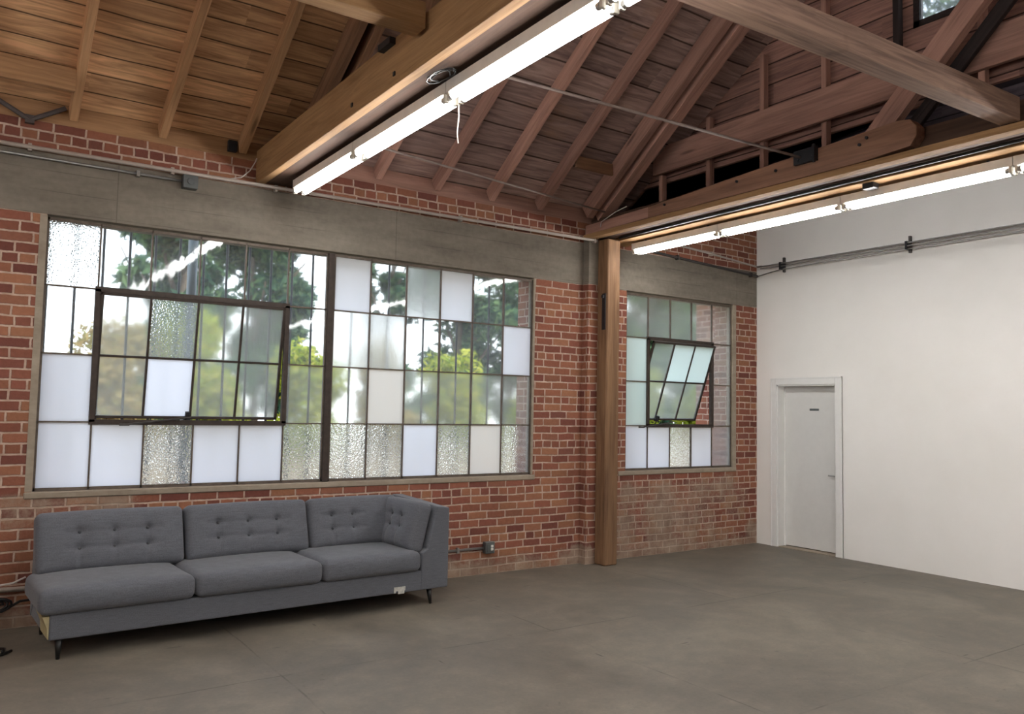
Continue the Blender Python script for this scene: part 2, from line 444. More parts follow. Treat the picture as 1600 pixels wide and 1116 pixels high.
M['tube'] = emit('tube_light', (1.0, 0.985, 0.96, 1), TUBE)
M['cord'] = simple('white_cord', srgb(206, 196, 190), 0.6, 0.3, var=0.02)
M['gC'] = glass_material('clear_old_glass', 0.04, 0.07)
M['gD'] = glass_material('dirty_glass', 0.085, 0.18, hazecol=(0.80, 0.80, 0.74, 1))
M['gB'] = glass_material('blurry_glass', 0.20, 0.18)
M['gF'] = glass_material('frosted_glass', 0.50, 0.80, hazecol=(0.92, 0.92, 0.95, 1))
M['gW'] = glass_material('warm_frosted_glass', 0.50, 0.70, hazecol=(0.92, 0.87, 0.81, 1))
M['gG'] = glass_material('greenish_frosted_glass', 0.50, 0.70, hazecol=(0.82, 0.90, 0.85, 1))
M['gH'] = glass_material('hammered_glass', 0.07, 0.16, True)
GL = 'CDBFWGH'
GLM = [M['g'+k] for k in GL]

# ------------------------------------------------------------------ setting
RS = 0.62           # roof pitch
RB = 3.75           # underside of the rafters at the wall
RH = 0.14           # rafter depth
RIDGE = -7.6
cosr = 1/math.sqrt(1+RS*RS)
DECK0 = RB + RH/cosr
def deckz(y):
    return DECK0 + RS*(-y) if y > RIDGE else DECK0 + RS*(-RIDGE) - RS*(RIDGE-y)
XL, YF = -15.0, -15.2

tag(MB().box(XL, 0.25, YF, 0.0, -0.2, 0.0).build('floor', M['floor']), 'worn grey brown concrete floor', kind='structure')

W1 = (-8.16, -3.615, 0.975, 3.05)
W2 = (-2.292, -0.466, 0.98, 3.05)
b = MB()
T = 0.30
b.box(XL, 0.25, 0, T, 0, W1[2])
b.box(XL, W1[0], 0, T, W1[2], 3.06)
b.box(W1[1], W2[0], 0, T, W1[2], 3.06)
b.box(W2[1], 0.25, 0, T, W1[2], 3.06)
b.box(XL, 0.25, 0, T, 3.53, 3.76)
b.box(-2.4, 0.25, 0, T, 3.76, 4.15)
tag(b.build('wall_back', M['brick']), 'red brick wall with two steel windows', kind='structure')
tag(MB().box(-2.95, -2.50, -0.10, 0.01, 0, 3.06).build('trim_8', M['brick']), 'brick pilaster behind the timber post', kind='structure')
b = MB().box(XL, 0.0, -0.004, T, 3.06, 3.53)
b.box(-2.95, -2.50, -0.104, 0, 3.06, 3.555)
tag(b.build('trim_1', M['band'], bevel=0.004), 'board marked concrete lintel band above the windows', kind='structure')
# sills and reveals
b = MB().box(-8.21, -3.57, -0.012, 0.1, 0.925, 0.977)
tag(b.build('trim_2', M['sill'], bevel=0.008), 'rough mortar sill under the big window', kind='structure')
b = MB().box(-2.40, -0.40, -0.010, 0.1, 0.93, 0.982)
tag(b.build('trim_3', M['sill'], bevel=0.008), 'rough mortar sill under the small window', kind='structure')
b = MB().box(-8.205, -8.155, -0.003, 0.1, 0.98, 3.055)
b.box(-0.470, -0.405, -0.003, 0.1, 0.98, 3.055); b.box(-3.62, -3.598, -0.003, 0.1, 0.98, 3.055)
tag(b.build('trim_4', M['sill']), 'mortar jambs beside the windows', kind='structure')

# white wall with door opening
D0, D1, DZ = -1.165, -0.315, 2.04
b = MB()
b.box(0, 0.25, YF, D0, 0, 4.15)
b.box(0, 0.25, D1, 0.0, 0, 4.15)
b.box(0, 0.25, D0, D1, DZ, 4.15)
tag(b.build('wall_right', M['paint']), 'plain white painted partition wall', kind='structure')
tag(MB().box(XL-0.2, XL, YF, 0.3, 0, 9).build('wall_left', M['paint']), 'white wall far to the left', kind='structure')
tag(MB().box(XL, 0.25, YF-0.2, YF, 0, 4.2).build('wall_front', M['paint']), 'white wall behind the camera', kind='structure')

# roof deck
b = MB()
t_ = 0.04
poly = [(0.4, deckz(0.4)), (0.4, deckz(0.4)+t_), (RIDGE, deckz(RIDGE)+t_), (YF-0.2, deckz(YF-0.2)+t_), (YF-0.2, deckz(YF-0.2)), (RIDGE, deckz(RIDGE))]
b.prism(poly[::-1], 'x', XL, -2.25)
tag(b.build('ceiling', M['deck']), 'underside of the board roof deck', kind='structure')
tag(MB().box(-2.36, 0.25, YF, T, 4.15, 4.3).build('trim_5', M['oldboards']), 'low board ceiling beyond the post', kind='structure')

# gable boarding above the second truss, with an opening that is glazed
GX0, GX1 = -2.40, -2.36
H0, H1, HZ0, HZ1 = -4.75, -3.52, 4.80, 5.75
b = MB()
def gstrip(y0, y1, z0=None, z1=None):
    a0 = 4.15 if z0 is None else z0
    if z1 is None: pl = [(y1, a0), (y0, a0), (y0, deckz(y0)), (y1, deckz(y1))]
    else: pl = [(y1, a0), (y0, a0), (y0, z1), (y1, z1)]
    b.prism(pl, 'x', GX0, GX1)
gstrip(0.0, H0+1.23); gstrip(H0+1.23, H0, None, HZ0); gstrip(H0+1.23, H0, HZ1, None); gstrip(H0, RIDGE); gstrip(RIDGE, YF)
tag(b.build('wall_gable', M['gable']), 'reddish board gable above the second truss', kind='structure')
tag(MB().box(-2.25, -2.22, YF, 0.0, 3.6, 4.15).build('trim_6', M['oldboards']), 'dark old boards behind the chord of the second truss', kind='structure')
# eave blocking between the rafters on top of the brick
b = MB()
b.box(XL, -6.4, 0.0, 0.04, 3.76, 3.95)
tag(MB().box(-6.4, -2.4, 0.0, 0.04, 3.76, 3.95).build('trim_9', M['red']), 'reddish eave blocking board on top of the brick in the right bay', kind='structure')  # redder tone paints in the right bay's light, as on the deck
tag(b.build('trim_7', M['rafter']), 'eave blocking board on top of the brick', kind='structure')

# ------------------------------------------------------------------ rafters
def rafter(x, dx, label, x_w=0.062):
    yl = RIDGE+0.05
    n = Vector((0, RS, 1)).normalized()
    p = Vector((x, -0.06, RB + RS*0.06)); q = Vector((x+dx*(-yl), yl, RB + RS*(-yl)))
    o = timber('rafter', p+n*RH/2, q+n*RH/2, x_w, RH-0.004, M['rafter'] if x < -6.2 else M['red'], up=n)  # right bay rafters use a redder wood to follow the deck's painted light
    return tag(o, label, 'rafter', 'rafters under the roof deck')
RAF = [(-9.30, 0, 'rafter beyond the left edge, further left than the corner blocking'),
       (-8.66, 0, 'rafter at the left edge where the short blocking begins'),
       (-8.025, 0.0, 'leftmost full rafter, with short blocking meeting it at the wall'),
       (-7.385, 0.035, 'middle rafter of the three above the left part of the big window'),
       (-6.745, 0.02, 'rafter just left of the lit beam over the sofa'),
       (-5.48, 0.0, 'rafter mostly hidden behind the nearer strip lights'),
       (-4.855, 0.0, 'rafter whose foot lands beside the lower tie rod, first right of the strip lights'),
       (-4.215, -0.04, 'rafter in the middle of the right bay, second right of the strip lights'),
       (-3.60, -0.06, 'rafter next left of the doubled truss rafter near the post')]
for x, dx, lb in RAF: rafter(x, dx, lb)
# short blocking with black brackets at the far left
tag(timber('blocking', (-8.63, -0.40, 3.985), (-8.055, -0.40, 3.985), 0.045, 0.17, M['rafter']),
    'short blocking board between two rafters at the left edge', 'blocking')
b = MB()
b.tube([(-8.58, -0.05, 3.88), (-8.32, -0.035, 3.75)], 0.018, 6); b.tube([(-8.08, -0.05, 3.88), (-8.30, -0.035, 3.75)], 0.018, 6)
b.box(-8.34, -8.28, -0.05, -0.006, 3.72, 3.78)
tag(MB().box(-6.86, -6.79, -0.05, -0.002, 3.80, 3.89).build('joist_bracket', M['blacksteel'], recenter=True), 'small dark steel bracket on the eave board beside a rafter foot', 'bracket')
tag(b.build('bracket', M['brkt'], recenter=True), 'dark V shaped steel bracket on the wall top at the left edge', 'bracket')
tag(timber('blocking', (-3.57, -0.62, 4.19), (-3.02, -0.62, 4.19), 0.04, 0.12, M['brown']),
    'short blocking between the last rafter and the doubled truss rafter', 'blocking')

# ------------------------------------------------------------------ trusses
def roofp(x, y, off=0.0):
    return Vector((x, y, RB + RS*(-y) + off))
nroof = Vector((0, RS, 1)).normalized()
CH = YF + 0.1
# first truss (lit chord over the sofa)
t1 = tag(empty('roof_truss', (-6.42, -7.5, 3.56)), 'timber roof truss carrying the nearer strip lights over the sofa', 'truss', 'timber roof trusses')
tag(timber('chord_plank', (-6.585, -0.03, 3.70), (-6.585, CH, 3.70), 0.07, 0.29, M['tan'], t1), 'tan side plank')
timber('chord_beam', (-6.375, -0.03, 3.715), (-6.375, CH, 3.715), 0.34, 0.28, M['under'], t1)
for xx in (-6.30, -6.16):
    timber('top_chord', roofp(xx, -0.25)+nroof*0.02, roofp(xx+0.2, RIDGE)+nroof*0.02, 0.07, 0.2, M['brown'], t1, up=nroof)
timber('brace', (-6.38, -2.5, 3.85), (-6.38, -4.5, 6.3), 0.09, 0.18, M['brown'], t1, up=(0, 1, 0))
timber('king_post', (-6.38, RIDGE, 3.85), (-6.38, RIDGE, 8.2), 0.14, 0.14, M['brown'], t1, up=(0, 1, 0))
for yy, zz in ((-2.72, 3.62), (-2.1, 3.62)):
    MB().box(-6.628, -6.618, yy-0.012, yy+0.012, zz-0.012, zz+0.012).build('bolt', M['blacksteel'], t1).location = -Vector(t1.location)
MB().box(-6.66, -6.62, -2.72, -2.56, 3.80, 3.84).build('steel_clip', M['blacksteel'], t1).location = -Vector(t1.location)

# second truss (above the post)
t2 = tag(empty('roof_truss', (-2.68, -7.5, 3.56)), 'timber roof truss above the wooden post, boarded behind', 'truss', 'timber roof trusses')
tag(timber('ledge_plank', (-2.930, -0.03, 3.586), (-2.930, CH, 3.586), 0.10, 0.05, M['tan'], t2), 'pale tan ledge plank')
timber('chord_plank', (-2.915, -0.03, 3.665), (-2.915, -1.06, 3.685), 0.07, 0.11, M['red'], t2)
b = MB()
pl = [(-1.06, 3.612), (-1.06, 3.725), (-3.70, 3.855), (-3.80, 3.84), (-3.85, 3.78), (-3.85, 3.71), (-3.80, 3.64), (-3.4, 3.614)]
b.prism([(y, z) for y, z in pl], 'x', -2.985, -2.872)
o = b.build('splice_plank', M['redy'], t2, bevel=0.004); o.location = -Vector(t2.location)
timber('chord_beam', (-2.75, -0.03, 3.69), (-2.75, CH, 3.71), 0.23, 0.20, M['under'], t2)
tag(timber('chord_plank', (-2.48, -0.03, 3.67), (-2.48, CH, 3.67), 0.30, 0.22, M['tan'], t2), 'pale tan plank beside the strip lights')
timber('top_chord', roofp(-2.985, -0.12)+nroof*0.03, roofp(-3.72, RIDGE)+nroof*0.03, 0.09, 0.17, M['red'], t2, up=nroof)
timber('top_chord', roofp(-2.80, -0.12)+nroof*0.03, roofp(-3.535, RIDGE)+nroof*0.03, 0.14, 0.19, M['red'], t2, up=nroof)
tag(timber('nailer_board', (-2.55, -0.70, 4.345), (-2.55, -9.0, 4.385), 0.045, 0.29, M['red'], t2), 'wide reddish horizontal board')
for i in range(14):
    y = -0.77 - 0.665*i if i < 5 else -4.09 - 0.62*(i-5)
    top = min(deckz(y)-0.16, 8.2)
    if i == 0: top = 4.2
    tag(timber('stud', (-2.49, y, 3.84), (-2.49, y, top), 0.05, 0.07, M['red'] if i not in (4,) else M['blackwood'], t2, up=(1, 0, 0)), None)
timber('brace', (-2.78, -3.36, 3.80), (-2.78, -4.95, 5.42), 0.09, 0.17, M['red'], t2, up=(0, -1, 1))
timber('brace', (-2.66, -3.55, 3.80), (-2.66, -5.1, 5.38), 0.05, 0.10, M['blackwood'], t2, up=(0, -1, 1))
for yy, zz in ((-3.46, 3.79), (-3.40, 3.75), (-2.62, 3.73), (-2.2, 3.73), (-1.3, 3.70)):
    MB().tube([(-3.0, yy, zz), (-2.98, yy, zz)], 0.012, 8).build('bolt', M['blacksteel'], t2).location = -Vector(t2.location)

# loose tie beams between the trusses
tag(timber('tie_beam', (-10.1, -3.08, 3.80), (-6.645, -3.08, 3.80), 0.13, 0.15, M['tan']),
    'tan tie beam at the top left that butts against the lit truss', 'tie beam', 'tie beams between the trusses')
tag(timber('tie_beam', (-6.17, -4.357, 3.71), (-2.96, -4.476, 3.70), 0.13, 0.16, M['greywood']),
    'weathered grey brown tie beam crossing the upper right to the second truss', 'tie beam', 'tie beams between the trusses')
# thin steel rods
def rod(p, q, label, wash):
    o = MB().tube([p, q], 0.011, 8).build('tie_rod', M['rod'], smooth=True, recenter=True)
    return tag(o, label, 'rod', 'steel tie rods across the right bay')
rod((-2.985, -2.885, 3.775), (-6.19, -2.63, 3.84), 'upper steel rod running to a bracket on the second truss', 1)
rod((-2.985, -0.40, 3.80), (-6.19, -0.86, 3.84), 'lower steel rod ending near the wall beside the doubled rafter', 1)
b = MB(); b.box(-3.02, -2.986, -3.03, -2.82, 3.72, 3.835); b.box(-3.04, -3.02, -3.03, -3.01, 3.70, 3.85)
for yy in (-2.99, -2.86): b.tube([(-3.03, yy, 3.75), (-3.0, yy, 3.75)], 0.014, 6)
tag(b.build('angle_bracket', M['blacksteel'], recenter=True), 'steel angle bracket on the second truss where the upper rod ends', 'bracket')

# post in front of the pilaster
p = tag(empty('timber_post', (-2.73, -0.18, 0)), 'tall square timber post standing against the brick pilaster', 'post')
o = MB().box(-0.0, 3.56, -0.094, 0.094, -0.09, 0.079).build('shaft', M['postwood'], p, bevel=0.012)
o.matrix_basis = Matrix(((0, 1, 0, 0), (0, 0, 1, 0), (1, 0, 0, 0), (0, 0, 0, 1)))
b = MB(); b.box(-0.108, -0.096, -0.07, -0.02, 2.55, 2.95); b.box(-0.13, -0.096, -0.06, -0.03, 2.9, 2.93)
b.build('steel_strap', M['blacksteel'], p)

# ------------------------------------------------------------------ windows
def window_unit(name, x0, x1, z0, z1, ncols, layouts, vent, pivot, angle, label, handle_x, mull=None, yc=0.03):
    """steel casement: fixed bars, panes, and a pivoting sash"""
    root = tag(empty(name, ((x0+x1)/2, yc, z0)), label, kind='structure')
    off = Vector(root.location)
    units = [(x0, x1)] if mull is None else [(x0, mull-0.02), (mull+0.02, x1)]
    fb = MB(); gb = MB(); vb = MB()
    if mull is not None:
        fb2 = MB(); fb2.box(mull-0.032, mull+0.026, yc-0.035, yc+0.03, z0, z1)
        o = fb2.build('mullion', M['ventsteel'], root, bevel=0.004); o.location = -off
    nr = 4
    rz = [z1 - (z1-z0)*i/nr for i in range(nr+1)]
    sash = None
    for ui, (a, c) in enumerate(units):
        nc = ncols
        cx = [a + (c-a)*i/nc for i in range(nc+1)]
        fw = 0.008
        # outer frame
        fb.box(a, c, yc-0.012, yc+0.02, z1-0.022, z1); fb.box(a, c, yc-0.012, yc+0.02, z0, z0+0.022)
        fb.box(a, a+0.022, yc-0.012, yc+0.02, z0, z1); fb.box(c-0.022, c, yc-0.012, yc+0.02, z0, z1)
        vt = vent if (vent and vent[0] == ui) else None
        for i in range(1, nc):
            for r in range(nr):
                if vt and vt[1] < i < vt[2] and vt[3] <= r < vt[4]: continue
                fb.box(cx[i]-fw/2-0.002, cx[i]+fw/2+0.002, yc-0.012, yc+0.014, rz[r+1], rz[r])
        for r in range(1, nr):
            for i in range(nc):
                if vt and vt[3] < r < vt[4] and vt[1] <= i < vt[2]: continue
                fb.box(cx[i], cx[i+1], yc-0.012, yc+0.014, rz[r]-fw/2-0.002, rz[r]+fw/2+0.002)
        lay = layouts[ui]
        for r in range(nr):
            for i in range(nc):
                k = lay[r][i]
                if vt and vt[1] <= i < vt[2] and vt[3] <= r < vt[4]: continue
                gb.cur = GL.index(k)
                gb.box(cx[i]+0.004, cx[i+1]-0.004, yc-0.002, yc+0.003, rz[r+1]+0.004, rz[r]-0.004)
        if vt:
            xa, xb = cx[vt[1]], cx[vt[2]]; za, zb = rz[vt[4]], rz[vt[3]]
            f = 0.040
            vb.box(xa-f/2, xb+f/2, yc-0.022, yc+0.018, zb-f/2, zb+f/2); vb.box(xa-f/2, xb+f/2, yc-0.022, yc+0.018, za-f/2, za+f/2)
            vb.box(xa-f/2, xa+f/2, yc-0.022, yc+0.018, za, zb); vb.box(xb-f/2, xb+f/2, yc-0.022, yc+0.018, za, zb)
            pz = zb - (zb-za)*pivot
            s = empty('vent_sash', (((xa+xb)/2), yc, pz)); s.parent = root; s.location = Vector(((xa+xb)/2, yc, pz)) - off
            s.rotation_euler = (angle, 0, 0)
            m = (xa+xb)/2
            sb = MB(); sg = MB(); g = 0.02
            L_, R_, B_, T_ = xa-m+g, xb-m-g, za-pz+g, zb-pz-g
            w = 0.022
            sb.box(L_, R_, -0.014, 0.014, T_-w, T_); sb.box(L_, R_, -0.014, 0.014, B_, B_+w)
            sb.box(L_, L_+w, -0.014, 0.014, B_, T_); sb.box(R_-w, R_, -0.014, 0.014, B_, T_)
            nvc = vt[2]-vt[1]; nvr = vt[4]-vt[3]
            vx = [L_+(R_-L_)*i/nvc for i in range(nvc+1)]; vz = [T_-(T_-B_)*i/nvr for i in range(nvr+1)]
            for i in range(1, nvc): sb.box(vx[i]-0.009, vx[i]+0.009, -0.010, 0.012, B_, T_)
            for i in range(1, nvr): sb.box(L_, R_, -0.010, 0.012, vz[i]-0.009, vz[i]+0.009)
            for r in range(nvr):
                for i in range(nvc):
                    sg.cur = GL.index(lay[vt[3]+r][vt[1]+i])
                    sg.box(vx[i]+0.003, vx[i+1]-0.003, -0.002, 0.003, vz[r+1]+0.003, vz[r]-0.003)
            sb.build('sash_frame', M['ventsteel'], s); sg.build('sash_panes', GLM, s)
            hb = MB()
            hx = handle_x-m
            hb.box(hx-0.016, hx+0.016, -0.055, -0.012, B_-0.005, B_+0.065); hb.box(hx-0.03, hx+0.03, -0.035, -0.012, B_-0.01, B_+0.025)
            hb.build('latch', M['blacksteel'], s, bevel=0.003)
            st = MB(); st.tube([(handle_x, yc-0.05, za+0.045), (handle_x-0.25, yc-0.045, za+0.012), (handle_x-0.5, yc-0.04, za-0.018)], 0.008, 6)
            st.box(handle_x-0.53, handle_x-0.46, yc-0.05, yc-0.02, za-0.028, za-0.008)
            o = st.build('stay_arm', M['darkpipe'], root); o.location = -off
    o = fb.build('frame', M['steelframe'], root); o.location = -off
    o = vb.build('vent_frame', M['ventsteel'], root); o.location = -off
    o = gb.build('panes', GLM, root); o.location = -off
    return root

LAY_L = ['HCCCCC', 'CDHDDC', 'FDFDDD', 'FFHFFH']
LAY_R = ['FCBFCC', 'BBCCCF', 'DWDDDD', 'HHFHWH']
LAY_2 = ['DDDDD', 'GDGGD', 'GDDDD', 'FFHFH']
window_unit('window_1', W1[0], W1[1], W1[2]+0.005, W1[3]-0.004, 6, [LAY_L, LAY_R], (0, 1, 5, 1, 3), 0.16, math.radians(8.5),
            'big steel grid window of mixed old panes above the sofa', -7.06, mull=-5.885)
window_unit('window_2', W2[0], W2[1], W2[2]+0.005, W2[3]-0.004, 5, [LAY_2], (0, 1, 4, 1, 3), 0.25, math.radians(20),
            'small steel grid window with open vent right of the post', -1.55)
# clerestory in the gable
root = tag(empty('window_3', (-2.38, -4.13, HZ0)), 'bright clerestory opening high in the board gable', kind='structure')
b = MB()
b.box(-0.03, 0.03, 0.565, 0.615, 0, HZ1-HZ0); b.box(-0.03, 0.03, -0.615, -0.565, 0, HZ1-HZ0)
b.box(-0.03, 0.03, -0.615, 0.615, 0, 0.05); b.box(-0.03, 0.03, -0.615, 0.615, HZ1-HZ0-0.05, HZ1-HZ0); b.box(-0.02, 0.02, -0.015, 0.015, 0, HZ1-HZ0)
b.build('frame', M['blackwood'], root)
g = MB(); g.cur = 0; g.box(-0.003, 0.003, -0.57, 0.57, 0.04, HZ1-HZ0-0.04); g.build('panes', GLM, root)

# ------------------------------------------------------------------ door
root = tag(empty('door_1', (0, (D0+D1)/2, 0)), 'white flush door in the white wall with a small dark nameplate', kind='structure')
o_ = Vector(root.location)
def dpart(b, name, mat, bevel=0.0, parent=root):
    o = b.build(name, mat, parent, bevel=bevel)
    if parent is root: o.location = -o_
    return o
c = 0.085
b = MB()
b.box(-0.016, 0, D0-c, D0+0.004, 0, DZ+c); b.box(-0.016, 0, D1-0.004, D1+c, 0, DZ+c); b.box(-0.016, 0, D0+0.004, D1-0.004, DZ-0.004, DZ+c)
b.box(-0.022, 0, D0-c, D0-c+0.018, 0, DZ+c); b.box(-0.022, 0, D1+c-0.018, D1+c, 0, DZ+c); b.box(-0.022, 0, D0-c, D1+c, DZ+c-0.018, DZ+c)
dpart(b, 'casing', M['trimpaint'], 0.003)
b = MB(); b.box(0, 0.2, D0, D0+0.02, 0, DZ); b.box(0, 0.2, D1-0.02, D1, 0, DZ); b.box(0, 0.2, D0, D1, DZ-0.02, DZ)
b.box(0.12, 0.135, D0+0.02, D0+0.032, 0, DZ-0.02); b.box(0.12, 0.135, D1-0.032, D1-0.02, 0, DZ-0.02)
dpart(b, 'jamb', M['trimpaint'])
b = MB(); b.box(0.135, 0.175, D0+0.022, D1-0.022, 0.018, DZ-0.022)
leaf = dpart(b, 'door_leaf', M['doorpaint'], 0.002)
b = MB(); b.tube([(0.134, D0+0.075, 0.93), (0.10, D0+0.075, 0.93)], 0.012, 10); b.tube([(0.10, D0+0.06, 0.93), (0.10, D0+0.18, 0.935)], 0.009, 8)
b.tube([(0.135, D0+0.075, 0.93), (0.127, D0+0.075, 0.93)], 0.028, 14)
h = b.build('lever_handle', M['galv'], leaf, smooth=False)
b = MB(); b.box(0.131, 0.135, -0.835, -0.705, 1.715, 1.742)
tag(b.build('nameplate', M['boxsteel'], leaf), 'small grey nameplate')
b = MB(); b.box(0.0, 0.2, D0+0.02, D1-0.02, 0.0, 0.008)
dpart(b, 'threshold', M['sill'])
tag(MB().box(0.2, 0.22, D0-0.1, D1+0.1, -0.1, DZ+0.1).build('wall_dark_backing', M['black']), 'black panel standing in for the dark space behind the closed door', kind='structure')  # black sheet stands in for the darkness behind the door

# ------------------------------------------------------------------ strip lights
ZT = 3.44
def strip(x, ya, yb, label, first=False):
    """one four-foot two-lamp fixture from ya (far) to yb (near)"""
    L = ya-yb; ym = (ya+yb)/2
    r = tag(empty('strip_light', (x, ym, ZT)), label, 'ceiling light', 'bare tube strip lights under the trusses')
    b = MB(); hw = 0.055
    pr = [(-hw, 0.028), (-hw*0.55, 0.022), (hw*0.55, 0.022), (hw, 0.028), (hw, 0.095), (-hw, 0.095)]
    b.prism(pr, 'y', -L/2+0.003, L/2-0.003)
    b.build('housing', M['housing'], r)
    for e in (-1, 1): MB().tube([(0, e*L*0.36, 0.095), (0, e*L*0.36, 0.121)], 0.012, 6).build('hanger', M['blacksteel'], r)
    for s in (-1, 1):
        tb = MB().tube([(s*0.038, -L/2+0.055, 0), (s*0.038, L/2-0.055, 0)], 0.019, 14)
        t = tb.build('tube', M['tube'], r, smooth=False)
        for e in (-1, 1):
            cb = MB().tube([(s*0.038, e*(L/2-0.056), 0), (s*0.038, e*(L/2-0.030), 0)], 0.0185, 12)
            cb.build('cap', M['cap'], t)
            lb = MB()
            lb.box(s*0.038-0.016, s*0.038+0.016, e*(L/2-0.030), e*(L/2-0.012), -0.022, 0.045)
            lb.build('lampholder', M['holder'], r, bevel=0.003)
    return r
X1, X2 = -6.367, -2.44
row1 = [-0.41, -1.655, -2.987, -4.37, -5.65, -6.93, -8.2, -9.48, -10.76, -12.04, -13.3]
row2 = [-0.29, -1.54, -2.90, -4.28, -5.56, -6.84, -8.1, -9.4, -10.7, -12.0, -13.3]
lab1 = ['strip light at the wall end of the nearer row, over the sofa', 'second strip light from the wall in the nearer row, ending at the pull cord',
        'strip light of the nearer row running from the pull cord up to the frame top', 'strip light of the nearer row cut off by the top edge of the photo']
lab2 = ['strip light at the wall end of the farther row, beside the post', 'second strip light from the wall in the farther row, in front of the white wall',
        'strip light of the farther row reaching the right edge of the photo', 'strip light of the farther row beyond the right edge']
for i in range(10):
    strip(X1, row1[i], row1[i+1], lab1[i] if i < 4 else 'strip light of the nearer row above the camera, %s past the top edge' % (['second','third','fourth','fifth','sixth','seventh'][i-4]))
    strip(X2, row2[i], row2[i+1], lab2[i] if i < 4 else 'strip light of the farther row outside the photo, %s past the right edge' % (['second','third','fourth','fifth','sixth','seventh'][i-4]))
for i in range(10):  # extra row out of view, added to light the room
    strip(-10.25, row1[i], row1[i+1], 'unseen strip light of the added leftmost row, %s from the brick wall' % (['first','second','third','fourth','fifth','sixth','seventh','eighth','ninth','tenth'][i]))
b = MB().tube([(-6.335, -2.99, 3.42), (-6.332, -2.99, 3.35), (-6.338, -2.985, 3.25), (-6.33, -2.985, 3.19)], 0.0045, 6)
tag(b.build('pull_cord', M['cord'], recenter=True), 'pale pull cord hanging from a joint of the nearer strip lights', 'cord')
# coil of wire stapled under the first truss
pts = []
for i in range(70):
    a = i*0.42; rr = 0.07+0.02*math.sin(i*0.7)
    pts.append((-6.47+rr*0.7*math.cos(a), -3.02+rr*1.5*math.sin(a), 3.548-0.008*math.sin(a*0.3)**2))
tag(MB().tube(pts, 0.004, 5).build('wire_coil', M['black'], recenter=True), 'small coil of dark wire under the lit truss chord', 'wire')
tag(MB().tube([(-2.68, -0.30, 3.575), (-2.68, -4.6, 3.58), (-2.68, -9.0, 3.585)], 0.014, 8).build('conduit', M['blacksteel'], smooth=True, recenter=True),
    'dark conduit running along the underside of the second truss', 'conduit', 'wall and truss conduits')
b = MB(); b.box(-2.60, -2.52, -3.27, -3.17, 3.515, 3.561)
tag(b.build('junction_box', M['black'], bevel=0.004, recenter=True), 'black junction box under the second truss above the farther strip lights', 'junction box', 'junction boxes')

# ------------------------------------------------------------------ conduits, boxes, cords
def pipe(pts, r, mat, label, clips=()):
    root = tag(empty('conduit', pts[0]), label, 'conduit', 'wall and truss conduits')
    o = MB().tube(pts, r, 10).build('pipe', mat, root, smooth=True); o.location = -Vector(pts[0])
    for c_ in clips:
        cb = MB(); x, y, z = c_
        cb.box(x-0.012, x+0.012, y-r-0.004, y+0.03, z-r-0.012, z+r+0.012)
        k = cb.build('clip', mat, root); k.location = -Vector(pts[0])
    return root
pipe([(-15, -0.045, 3.535), (-9, -0.045, 3.535), (-2.86, -0.130, 3.545)], 0.016, M['paintpipe'],
     'pale painted conduit along the top of the concrete band', [(-8.3, -0.045, 3.535), (-7.3, -0.055, 3.535), (-6.45, -0.06, 3.535), (-4.6, -0.09, 3.54), (-2.90, -0.127, 3.543)])
pipe([(-15, -0.03, 3.475), (-7.22, -0.03, 3.475)], 0.011, M['galv'], 'thin grey conduit below the painted one, ending at the junction box', [(-7.55, -0.03, 3.475), (-8.9, -0.03, 3.475)])
b = MB(); b.box(-7.215, -7.10, -0.075, -0.003, 3.415, 3.53); b.tube([(-7.157, -0.083, 3.472), (-7.157, -0.075, 3.472)], 0.03, 10)
tag(b.build('junction_box', M['boxsteel'], bevel=0.005, recenter=True), 'grey square junction box on the concrete band', 'junction box', 'junction boxes')
pipe([(-2.0, -0.03, 3.565), (-1.62, -0.03, 3.545), (-0.02, -0.03, 3.47)], 0.016, M['darkpipe'], 'dark conduit on the concrete band right of the post', [(-1.5, -0.03, 3.54), (-0.15, -0.03, 3.476)])
pipe([(-2.0, -0.03, 3.72), (-0.9, -0.03, 3.66), (-0.02, -0.03, 3.595), (-0.03, -0.10, 3.595)], 0.013, M['paintpipe'], 'pale conduit on the bricks right of the post, above the dark one', [(-0.9, -0.03, 3.66)])
# pipes and struts on the white wall
pipe([(-0.035, -0.02, 3.595), (-0.095, -0.25, 3.575), (-0.095, -0.6, 3.575), (-0.095, -15, 3.575)], 0.008, M['galv'], 'upper of the parallel pipes on the white wall')
pipe([(-0.075, -0.12, 3.555), (-0.10, -0.3, 3.54), (-0.10, -15, 3.54)], 0.007, M['galv'], 'middle of the parallel pipes on the white wall')
pipe([(-0.02, -0.02, 3.47), (-0.06, -0.4, 3.505), (-0.095, -1.0, 3.505), (-0.095, -15, 3.505)], 0.006, M['galv'], 'lowest thin pipe on the white wall')
for y, lb in ((-0.45, 'steel strut on the white wall nearest the brick corner'), (-2.112, 'steel strut on the white wall right of the door'),
              (-3.78, 'steel strut on the white wall past the right edge')):
    r = tag(empty('pipe_strut', (0, y, 3.47)), lb, 'strut', 'pipe struts on the white wall')
    b = MB(); b.box(-0.04, -0.004, -0.013, 0.013, 0, 0.19); b.build('channel', M['darkpipe'], r, bevel=0.003)
    b = MB(); b.box(-0.115, -0.04, -0.011, 0.011, 0.028, 0.122); b.build('clamp', M['blacksteel'], r)

